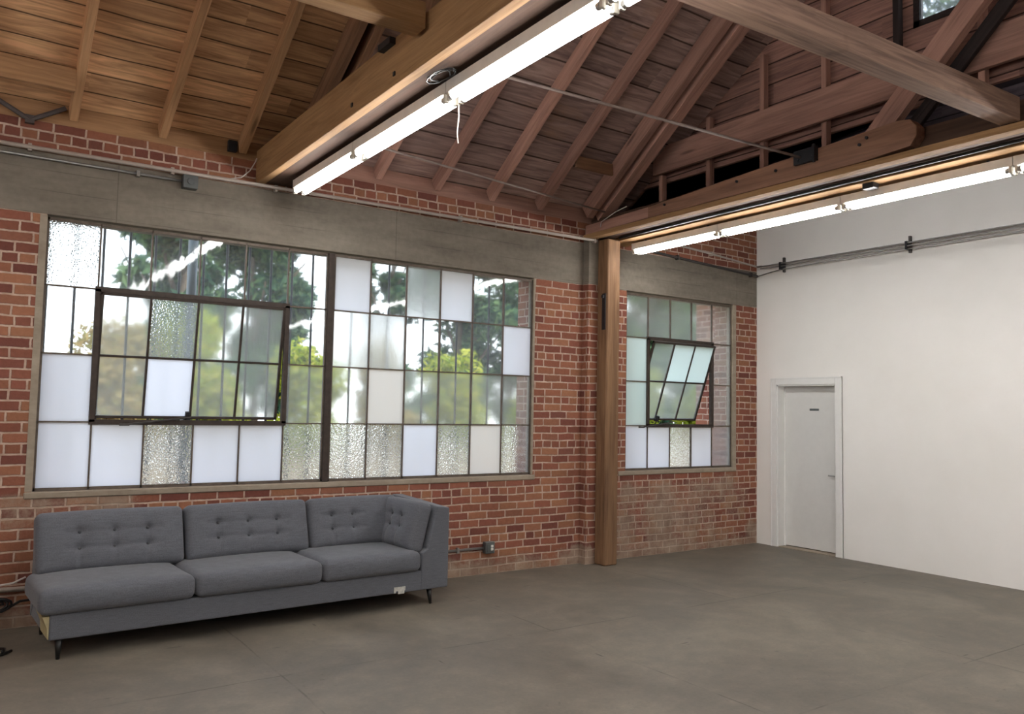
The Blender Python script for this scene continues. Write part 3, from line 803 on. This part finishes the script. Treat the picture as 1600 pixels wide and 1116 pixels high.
# outlet low on the wall and its conduit
pipe([(-8.02, -0.014, 0.262), (-4.20, -0.014, 0.262)], 0.013, M['galv'], 'low grey conduit running behind the sofa to the outlet', [(-4.5, -0.014, 0.262)])
r = tag(empty('outlet_box', (-4.145, 0, 0.21)), 'grey outlet box with white sockets low on the brick wall', 'outlet')
MB().box(-0.055, 0.055, -0.06, -0.002, 0, 0.115).build('box', M['boxsteel'], r, bevel=0.005)
b = MB(); b.box(-0.04, 0.04, -0.066, -0.06, 0.02, 0.095); b.build('cover', M['boxsteel'], r, bevel=0.002)
for z in (0.032, 0.062): MB().box(-0.0, 0.03, -0.074, -0.066, z, z+0.024).build('socket', M['outlet'], r, bevel=0.003)
pipe([(-8.75, -0.019, 0.30), (-8.03, -0.019, 0.275)], 0.018, M['paintpipe'], 'short pale conduit at floor level left of the sofa')
b = MB().tube([(-8.62, -0.10, 0.34), (-8.42, -0.10, 0.325), (-8.25, -0.09, 0.34), (-8.17, -0.06, 0.37)], 0.008, 6)
tag(b.build('cable', M['cord'], smooth=True, recenter=True), 'pale cable end against the bricks left of the sofa', 'cable')
pts = [(-8.75, -0.12, 0.20)]
for i in range(36):
    a = i*0.5; pts.append((-8.40+0.10*math.cos(a)+i*0.002, -0.12-0.02*math.sin(a*0.5), 0.20+0.045*math.sin(a)))
pts += [(-8.2, -0.10, 0.21), (-8.0, -0.08, 0.215)]
tag(MB().tube(pts, 0.010, 6).build('power_cord', M['black'], smooth=True, recenter=True), 'black power cord coiled against the wall left of the sofa', 'cord')
pts = [(-8.60+0.28*math.cos(a*0.45)+0.05*math.sin(a), -0.66+0.16*math.sin(a*0.45), 0.010) for a in range(15)]
tag(MB().tube(pts, 0.010, 6).build('floor_cable', M['black'], smooth=True, recenter=True), 'black cable loop on the floor at the left edge', 'cable')
b = MB().tube([(-6.85, -0.06, 3.55), (-6.76, -0.10, 3.57), (-6.70, -0.13, 3.63), (-6.66, -0.14, 3.71), (-6.645, -0.13, 3.75)], 0.005, 6)
tag(b.build('wire', M['cord'], smooth=True, recenter=True), 'thin pale wire from the painted conduit up to the lit truss', 'wire')
b = MB().tube([(-2.87, -0.155, 3.562), (-2.90, -0.22, 3.62), (-2.99, -0.35, 3.70), (-3.01, -0.6, 3.76), (-2.99, -0.75, 3.79)], 0.005, 6)
tag(b.build('wire', M['cord'], smooth=True, recenter=True), 'thin wire curling from the conduit end to the second truss', 'wire')

# ------------------------------------------------------------------ sofa
def rounded_block(w, d, h, r, nx, ny, nz, deform):
    """a rounded block centred on x,y with its base at z=0; deform(p, uvw) bends it"""
    def ticks(L, n):
        ts = [-L/2, -L/2+r*0.3, -L/2+r*0.65, -L/2+r]
        inner = [(-L/2+r)+(L-2*r)*i/n for i in range(1, n)]
        return ts+inner+[L/2-r, L/2-r*0.65, L/2-r*0.3, L/2]
    X, Y, Z = ticks(w, nx), ticks(d, ny), ticks(h, nz)
    idx = {}; vs = []; fs = []
    def V(i, j, k):
        key = (i, j, k)
        if key not in idx:
            p = Vector((X[i], Y[j], Z[k]))
            inn = Vector((max(-w/2+r, min(w/2-r, p.x)), max(-d/2+r, min(d/2-r, p.y)), max(-h/2+r, min(h/2-r, p.z))))
            q = p-inn
            if q.length > 1e-9: p = inn+q.normalized()*r
            u = Vector((2*p.x/w, 2*p.y/d, 2*p.z/h))
            p = deform(p, u)
            idx[key] = len(vs); vs.append(p)
        return idx[key]
    nX, nY, nZ = len(X)-1, len(Y)-1, len(Z)-1
    for i in range(nX):
        for j in range(nY):
            fs.append((V(i,j,0), V(i,j+1,0), V(i+1,j+1,0), V(i+1,j,0))); fs.append((V(i,j,nZ), V(i+1,j,nZ), V(i+1,j+1,nZ), V(i,j+1,nZ)))
    for i in range(nX):
        for k in range(nZ):
            fs.append((V(i,0,k), V(i+1,0,k), V(i+1,0,k+1), V(i,0,k+1))); fs.append((V(i,nY,k), V(i,nY,k+1), V(i+1,nY,k+1), V(i+1,nY,k)))
    for j in range(nY):
        for k in range(nZ):
            fs.append((V(0,j,k), V(0,j,k+1), V(0,j+1,k+1), V(0,j+1,k))); fs.append((V(nX,j,k), V(nX,j+1,k), V(nX,j+1,k+1), V(nX,j,k+1)))
    m = MB(); m.add(vs, fs); return m

sofa = tag(empty('sofa', (-8.05, -1.02, 0), math.radians(3.2)), 'grey tufted fabric sofa with one arm under the big window', 'sofa')
# base rails
b = MB(); b.box(-0.045, 2.70, 0.0, 0.80, 0.130, 0.292)
b.build('base', M['fabric'], sofa, bevel=0.012, seg=3)
b = MB(); b.prism([(-0.060, 0.285), (-0.045, 0.285), (-0.045, 0.14), (-0.050, 0.14), (-0.056, 0.21), (-0.085, 0.285)], 'y', 0.004, 0.30)
tag(b.build('batting_strip', M['rawwood'], sofa), 'beige unfinished strip')
# back frame, leaning
b = MB(); b.prism([(0.635, 0.28), (0.77, 0.13), (0.795, 0.13), (0.805, 0.81), (0.75, 0.82)], 'x', -0.05, 2.967)
b.build('back_frame', M['fabric'], sofa, bevel=0.015, seg=3)
# arm with slanted inner face
b = MB()
n0 = [(2.692, 0.130), (2.967, 0.130), (2.967, 0.802), (2.845, 0.818), (2.760, 0.47), (2.700, 0.44)]
n1 = [(2.692, 0.130), (2.967, 0.130), (2.967, 0.845), (2.845, 0.852), (2.760, 0.47), (2.700, 0.44)]
k = len(n0)
vs = [(x, 0.0, z) for x, z in n0]+[(x, 0.80, z) for x, z in n1]
fs = [tuple(range(k)), tuple(range(2*k-1, k-1, -1))]+[(i, i+k, (i+1) % k+k, (i+1) % k) for i in range(k)]
b.add(vs, fs)
b.build('arm', M['fabric'], sofa, bevel=0.012, seg=3)

def seat(s0, s1, name='seat_cushion'):
    w = s1-s0; d = 0.66; h = 0.165
    ph = random.random()*6
    def df(p, u):
        puff = (1-min(1, abs(u.x))**4)*(1-min(1, abs(u.y))**4)
        q = Vector(p)
        if u.z > 0: q.z += 0.022*puff + 0.004*math.sin(p.x*7+ph)*math.cos(p.y*6)
        if u.y < -0.5: q.y -= 0.020*(1-u.x*u.x)*(1-u.z*u.z)
        q.x += 0.012*u.x*(1-u.z*u.z)
        return q
    o = rounded_block(w-0.022, d, h, 0.042, 16, 12, 3, df).build(name, M['fabric'], sofa, smooth=True)
    o.location = ((s0+s1)/2, d/2-0.03, 0.292+h/2)
    return o
seat(-0.115, 0.850); seat(0.850, 1.805); seat(1.805, 2.685)

def tufted(w, h, th, tufts, loc, rot, lean_cols):
    zs = sorted(set(tz for _, tz in tufts)); xs = sorted(set(tx for tx, _ in tufts))
    def df(p, u):
        q = Vector(p)
        if p.y < 0:
            puff = (1-min(1, abs(u.x))**3)*(1-min(1, abs(u.z))**3)
            dy = 0.048*puff
            for tx, tz in tufts:
                r2 = (p.x-tx)**2+(p.z-tz)**2
                dy -= 0.020*math.exp(-r2/(2*0.024**2)) + 0.017*math.exp(-r2/(2*0.075**2))
            for tx in xs:
                ax = math.exp(-((p.x-tx)/0.013)**2)
                if p.z < max(zs)+0.02: dy -= 0.008*ax
            for tz in zs:
                if min(xs)-0.10 < p.x < max(xs)+0.10: dy -= 0.006*math.exp(-((p.z-tz)/0.013)**2)
            q.y -= dy
        else:
            q.y += 0.012*(1-u.x*u.x)*(1-u.z*u.z)
        q.z += 0.008*math.cos(u.x*PI/2)*(1 if u.z > 0.8 else 0)
        return q
    o = rounded_block(w, th, h, 0.045, max(24, int(w/0.016)), 3, int(h/0.014), df).build('back_cushion', M['fabric'], sofa, smooth=True)
    o.location = loc; o.rotation_euler = rot
    for tx, tz in tufts:
        bb = MB(); n = 10
        rings = [(0.011, 0.0), (0.010, 0.004), (0.006, 0.007), (0.0005, 0.008)]
        vs = [(r*math.cos(2*PI*i/n), -y, r*math.sin(2*PI*i/n)) for r, y in rings for i in range(n)]
        fs = [(a*n+i, a*n+(i+1) % n, (a+1)*n+(i+1) % n, (a+1)*n+i) for a in range(3) for i in range(n)]
        bb.add(vs, fs)
        bt = bb.build('button', M['button'], o, smooth=True)
        bt.location = (tx, -th/2+0.006, tz)
    return o
lean = math.radians(-17)
def back(s0, s1, fx, fz=(0.14, -0.125)):
    w = s1-s0-0.014; h = 0.43
    tf = [((f-0.5)*w, h*z) for f in fx for z in fz]
    return tufted(w, h, 0.15, tf, ((s0+s1)/2, 0.632, 0.645), (lean, 0, 0), None)
back(-0.075, 0.930, (0.275, 0.505, 0.735)); back(0.930, 1.935, (0.245, 0.485, 0.725)); back(1.935, 2.80, (0.235, 0.465))
# cushion against the arm
w = 0.60; h = 0.42
ac = tufted(w, h, 0.14, [((f-0.5)*w, h*z) for f in (0.30, 0.58) for z in (0.17, -0.05)], (2.695, 0.335, 0.640), (0, 0, 0), None)
ac.rotation_mode = 'XYZ'
ac.matrix_basis = Matrix.Translation((2.71, 0.335, 0.640)) @ Matrix.Rotation(math.radians(-90), 4, 'Z') @ Matrix.Rotation(math.radians(-14), 4, 'X')
# legs
def leg(s, d, ls=0, ld=0):
    b = MB(); b.tube([(s+ls, d+ld, 0), (s, d, 0.135)], [0.012, 0.026], 12)
    return b.build('leg', M['leg'], sofa, smooth=True)
leg(0.02, 0.045, 0.0, 0.0); leg(2.805, 0.05, 0.012, -0.012); leg(0.02, 0.74); leg(2.86, 0.74, 0.01, 0.0)
b = MB(); b.box(2.44, 2.545, -0.006, 0.002, 0.150, 0.182); b.box(2.44, 2.456, -0.006, 0.002, 0.136, 0.150); b.box(2.478, 2.535, -0.006, 0.002, 0.126, 0.150)
tag(b.build('torn_label', M['label'], sofa), 'torn white label')

# ------------------------------------------------------------------ outside
tag(MB().box(-40, 25, 0.3, 40, -0.35, -0.15).build('ground', simple('dry_ground', srgb(172, 156, 136), 0.95, 0.1, var=0.08, scale=1.5)), 'pale dry ground outside the windows', kind='structure')
g = tag(empty('window_grille', (-5.89, 0.55, 0.7)), 'dark vertical security bars outside the big window', 'grille')
for i in range(25):
    x = -8.30 + 0.203*i
    r_ = 0.011
    MB().tube([(x+5.89, 0, 0), (x+5.89, 0, 2.7)], r_, 6).build('bar', M['blacksteel'], g, smooth=True)
for z in (0.1, 2.55): MB().box(-2.5, 2.5, -0.012, 0.012, z, z+0.04).build('rail', M['blacksteel'], g)
tag(MB().tube([(-6.93, 0.75, -0.15), (-6.93, 0.75, 3.8)], 0.045, 10).build('steel_post', M['boxsteel'], smooth=True, recenter=True), 'grey pole outside behind the third pane column of the big window', 'pole')
r = MB().box(-0.28, 0.2, 0.36, 0.8, -0.15, 4.0)
tag(r.build('brick_pier', M['brick'], recenter=False), 'brick pier outside the right edge of the small window', 'pier')

LM_dark = leaf_material('leaf_dark', srgb(40, 66, 56), srgb(70, 100, 76), srgb(118, 144, 96))
LM_yel = leaf_material('leaf_yellow', srgb(120, 140, 50), srgb(164, 176, 64), srgb(204, 196, 92))
LM_tan = leaf_material('leaf_tan', srgb(150, 128, 84), srgb(186, 164, 110), srgb(140, 140, 80))
M['bark'] = simple('bark', srgb(104, 92, 80), 0.95, 0.1, var=0.1, scale=8)

def foliage(blobs, n, size, mat, name, parent):
    b = MB()
    for _ in range(n):
        cx, cy, cz, rx, ry, rz = random.choice(blobs)
        while True:
            p = Vector((random.uniform(-1, 1), random.uniform(-1, 1), random.uniform(-1, 1)))
            if 0.25 < p.length < 1: break
        p = Vector((cx+p.x*rx, cy+p.y*ry, cz+p.z*rz))
        a = Vector((random.gauss(0, 1), random.gauss(0, 1), random.gauss(0, 1))).normalized()
        c_ = a.orthogonal().normalized(); s = size*random.uniform(0.6, 1.4)
        mid = a.cross(c_)*s*0.12
        b.add([p-a*s, p-c_*s*0.42+mid, p+a*s, p+c_*s*0.42+mid], [(0, 1, 2), (0, 2, 3)])
    return b.build(name, mat, parent)
def tree(x, y, h, rad, mat, label, n=2600, trunk=0.12, low=1.5, size=0.125):
    root = tag(empty('tree', (x, y, -0.15)), label, 'tree', 'trees outside the windows')
    b = MB()
    lean_ = random.uniform(-0.3, 0.3)
    b.tube([(0, 0, 0), (lean_*0.4, 0, h*0.35), (lean_, 0.1, h*0.75)], [trunk, trunk*0.8, trunk*0.35], 8)
    for k in range(4):
        a = k*1.7+x; b.tube([(lean_*0.5, 0, h*(0.35+0.1*k)), (lean_*0.5+rad*0.6*math.cos(a), rad*0.6*math.sin(a), h*(0.55+0.1*k))], [trunk*0.4, trunk*0.15], 6)
    b.build('trunk', M['bark'], root, smooth=True)
    blobs = []
    for k in range(20):
        a = random.uniform(0, 2*PI); rr = rad*random.uniform(0.1, 0.68); zz = random.uniform(low, h)
        s = rad*random.uniform(0.25, 0.42)
        blobs.append((rr*math.cos(a)+lean_*zz/h, rr*math.sin(a), zz, s, s, s*0.75))
    foliage(blobs, n, size, mat, 'foliage', root)
    return root
tree(-8.3, 7.8, 5.6, 1.3, LM_dark, 'sparse tree behind the far left panes of the big window', n=1500)
tree(-5.7, 7.6, 6.2, 1.3, LM_dark, 'tree behind the vent of the big window', n=6500)
tree(-3.4, 10.3, 6.6, 1.75, LM_dark, 'tree straight behind the mullion of the big window', n=7500)
tree(-0.2, 7.6, 6.4, 1.7, LM_dark, 'tree behind the middle of the right half of the big window', n=6500)
tree(3.0, 10.3, 6.6, 1.75, LM_dark, 'tree behind the right end of the big window', n=6500)
tree(5.6, 7.6, 6.6, 1.75, LM_dark, 'tree behind the left columns of the small window', n=6500)
tree(9.2, 10.3, 6.6, 1.75, LM_dark, 'tree behind the right columns of the small window', n=6500)
FAR = ['first', 'second', 'third', 'fourth', 'fifth', 'sixth', 'seventh']
for i in range(7):
    tree(-4.6+3.1*i, 14.6+0.5*(i % 2), 8.6, 1.55, LM_dark, 'tall tree of the far row, %s from the left' % FAR[i], n=4200, low=1.6, size=0.20)
tree(3.2, 3.3, 4.6, 0.9, LM_dark, 'nearer thin tree whose leaves hang at the top of the small window', n=2200, trunk=0.05, low=2.6, size=0.08)
tree(5.6, -0.2, 11.0, 2.2, LM_dark, 'tall tree seen through the clerestory', n=7000, low=5.5)
for i in range(9):
    x = -7.0+1.45*i; y = 5.4+0.25*math.sin(i*2.1); hh = random.uniform(2.5, 3.0)
    root = tag(empty('shrub', (x, y, -0.15)), 'yellow green shrub in the hedge, %s from the left' % ['first','second','third','fourth','fifth','sixth','seventh','eighth','ninth'][i], 'shrub', 'hedge shrubs outside the windows')
    blobs = [(random.uniform(-0.36, 0.36), random.uniform(-0.22, 0.22), random.uniform(1.3, hh), 0.36, 0.36, 0.40) for _ in range(11)]
    foliage(blobs, 3200, 0.07, LM_yel if i % 3 else LM_tan, 'foliage', root)
    for k in range(3): MB().tube([(0.05*k-0.05, 0, 0), (0.25*(k-1), 0.05, hh*0.7)], [0.03, 0.012], 6).build('stem', M['bark'], root)
# low rail fence in front of the hedge
r = tag(empty('board_fence', (-1.0, 4.2, -0.15)), 'low pale board fence in front of the hedge', 'fence')
for k in range(13): MB().box(-8.0+1.5*k, -7.9+1.5*k, 0, 0.1, 0, 1.05).build('post', simple('fence_post%d' % k, srgb(170, 156, 132), 0.9, 0.1) if k == 0 else bpy.data.materials['fence_post0'], r)
for z in (0.15, 0.45, 0.75): MB().box(-8.0, 10.2, -0.03, 0.0, z, z+0.22).build('rail', bpy.data.materials['fence_post0'], r)

# ------------------------------------------------------------------ light, world, camera
sun = bpy.data.lights.new('sun', 'SUN'); sun.energy = 4.6; sun.angle = math.radians(1.0); sun.color = (1.0, 0.95, 0.86)
so = bpy.data.objects.new('sun', sun); COL.objects.link(so)
so.rotation_euler = (math.radians(40), 0, math.radians(18))    # from behind the building, high
w = bpy.data.worlds.new('sky'); scene.world = w; w.use_nodes = True
nt = w.node_tree; nt.nodes.clear()
bg = nt.nodes.new('ShaderNodeBackground'); ow = nt.nodes.new('ShaderNodeOutputWorld')
tc = nt.nodes.new('ShaderNodeTexCoord'); sp = nt.nodes.new('ShaderNodeSeparateXYZ'); rp = nt.nodes.new('ShaderNodeValToRGB')
nt.links.new(tc.outputs['Generated'], sp.inputs[0]); nt.links.new(sp.outputs[2], rp.inputs[0])
rp.color_ramp.elements[0].position = 0.0; rp.color_ramp.elements[0].color = (0.95, 0.97, 1.0, 1)
rp.color_ramp.elements[1].position = 0.8; rp.color_ramp.elements[1].color = (0.62, 0.78, 1.0, 1)
nt.links.new(rp.outputs[0], bg.inputs[0]); bg.inputs[1].default_value = 3.3
nt.links.new(bg.outputs[0], ow.inputs[0])

cam = bpy.data.cameras.new('camera'); co = bpy.data.objects.new('camera', cam); COL.objects.link(co)
cam.sensor_fit = 'HORIZONTAL'; cam.sensor_width = 36.0; cam.lens = 28.6916
R_ = (0.8252720414, -0.5644056110, 0.0192967331); U_ = (-0.0527433748, -0.0430109841, 0.9976814078); F_ = (0.5622670131, 0.8243763470, 0.0652644193)
co.matrix_world = Matrix(((R_[0], U_[0], -F_[0], -8.67180789), (R_[1], U_[1], -F_[1], -7.01660950), (R_[2], U_[2], -F_[2], 1.64838383), (0, 0, 0, 1)))
cam.clip_start = 0.05; cam.clip_end = 200
scene.camera = co

scene.view_settings.view_transform = 'Standard'
scene.view_settings.look = 'None'
scene.view_settings.gamma = 1.0
scene.view_settings.use_curve_mapping = False
scene.view_settings.exposure = 0.0
scene.cycles.use_denoising = True
scene.cycles.max_bounces = 10
scene.cycles.diffuse_bounces = 5
scene.cycles.glossy_bounces = 4
scene.cycles.transmission_bounces = 8
scene.cycles.transparent_max_bounces = 8
scene.cycles.sample_clamp_indirect = 6.0
scene.cycles.caustics_reflective = False
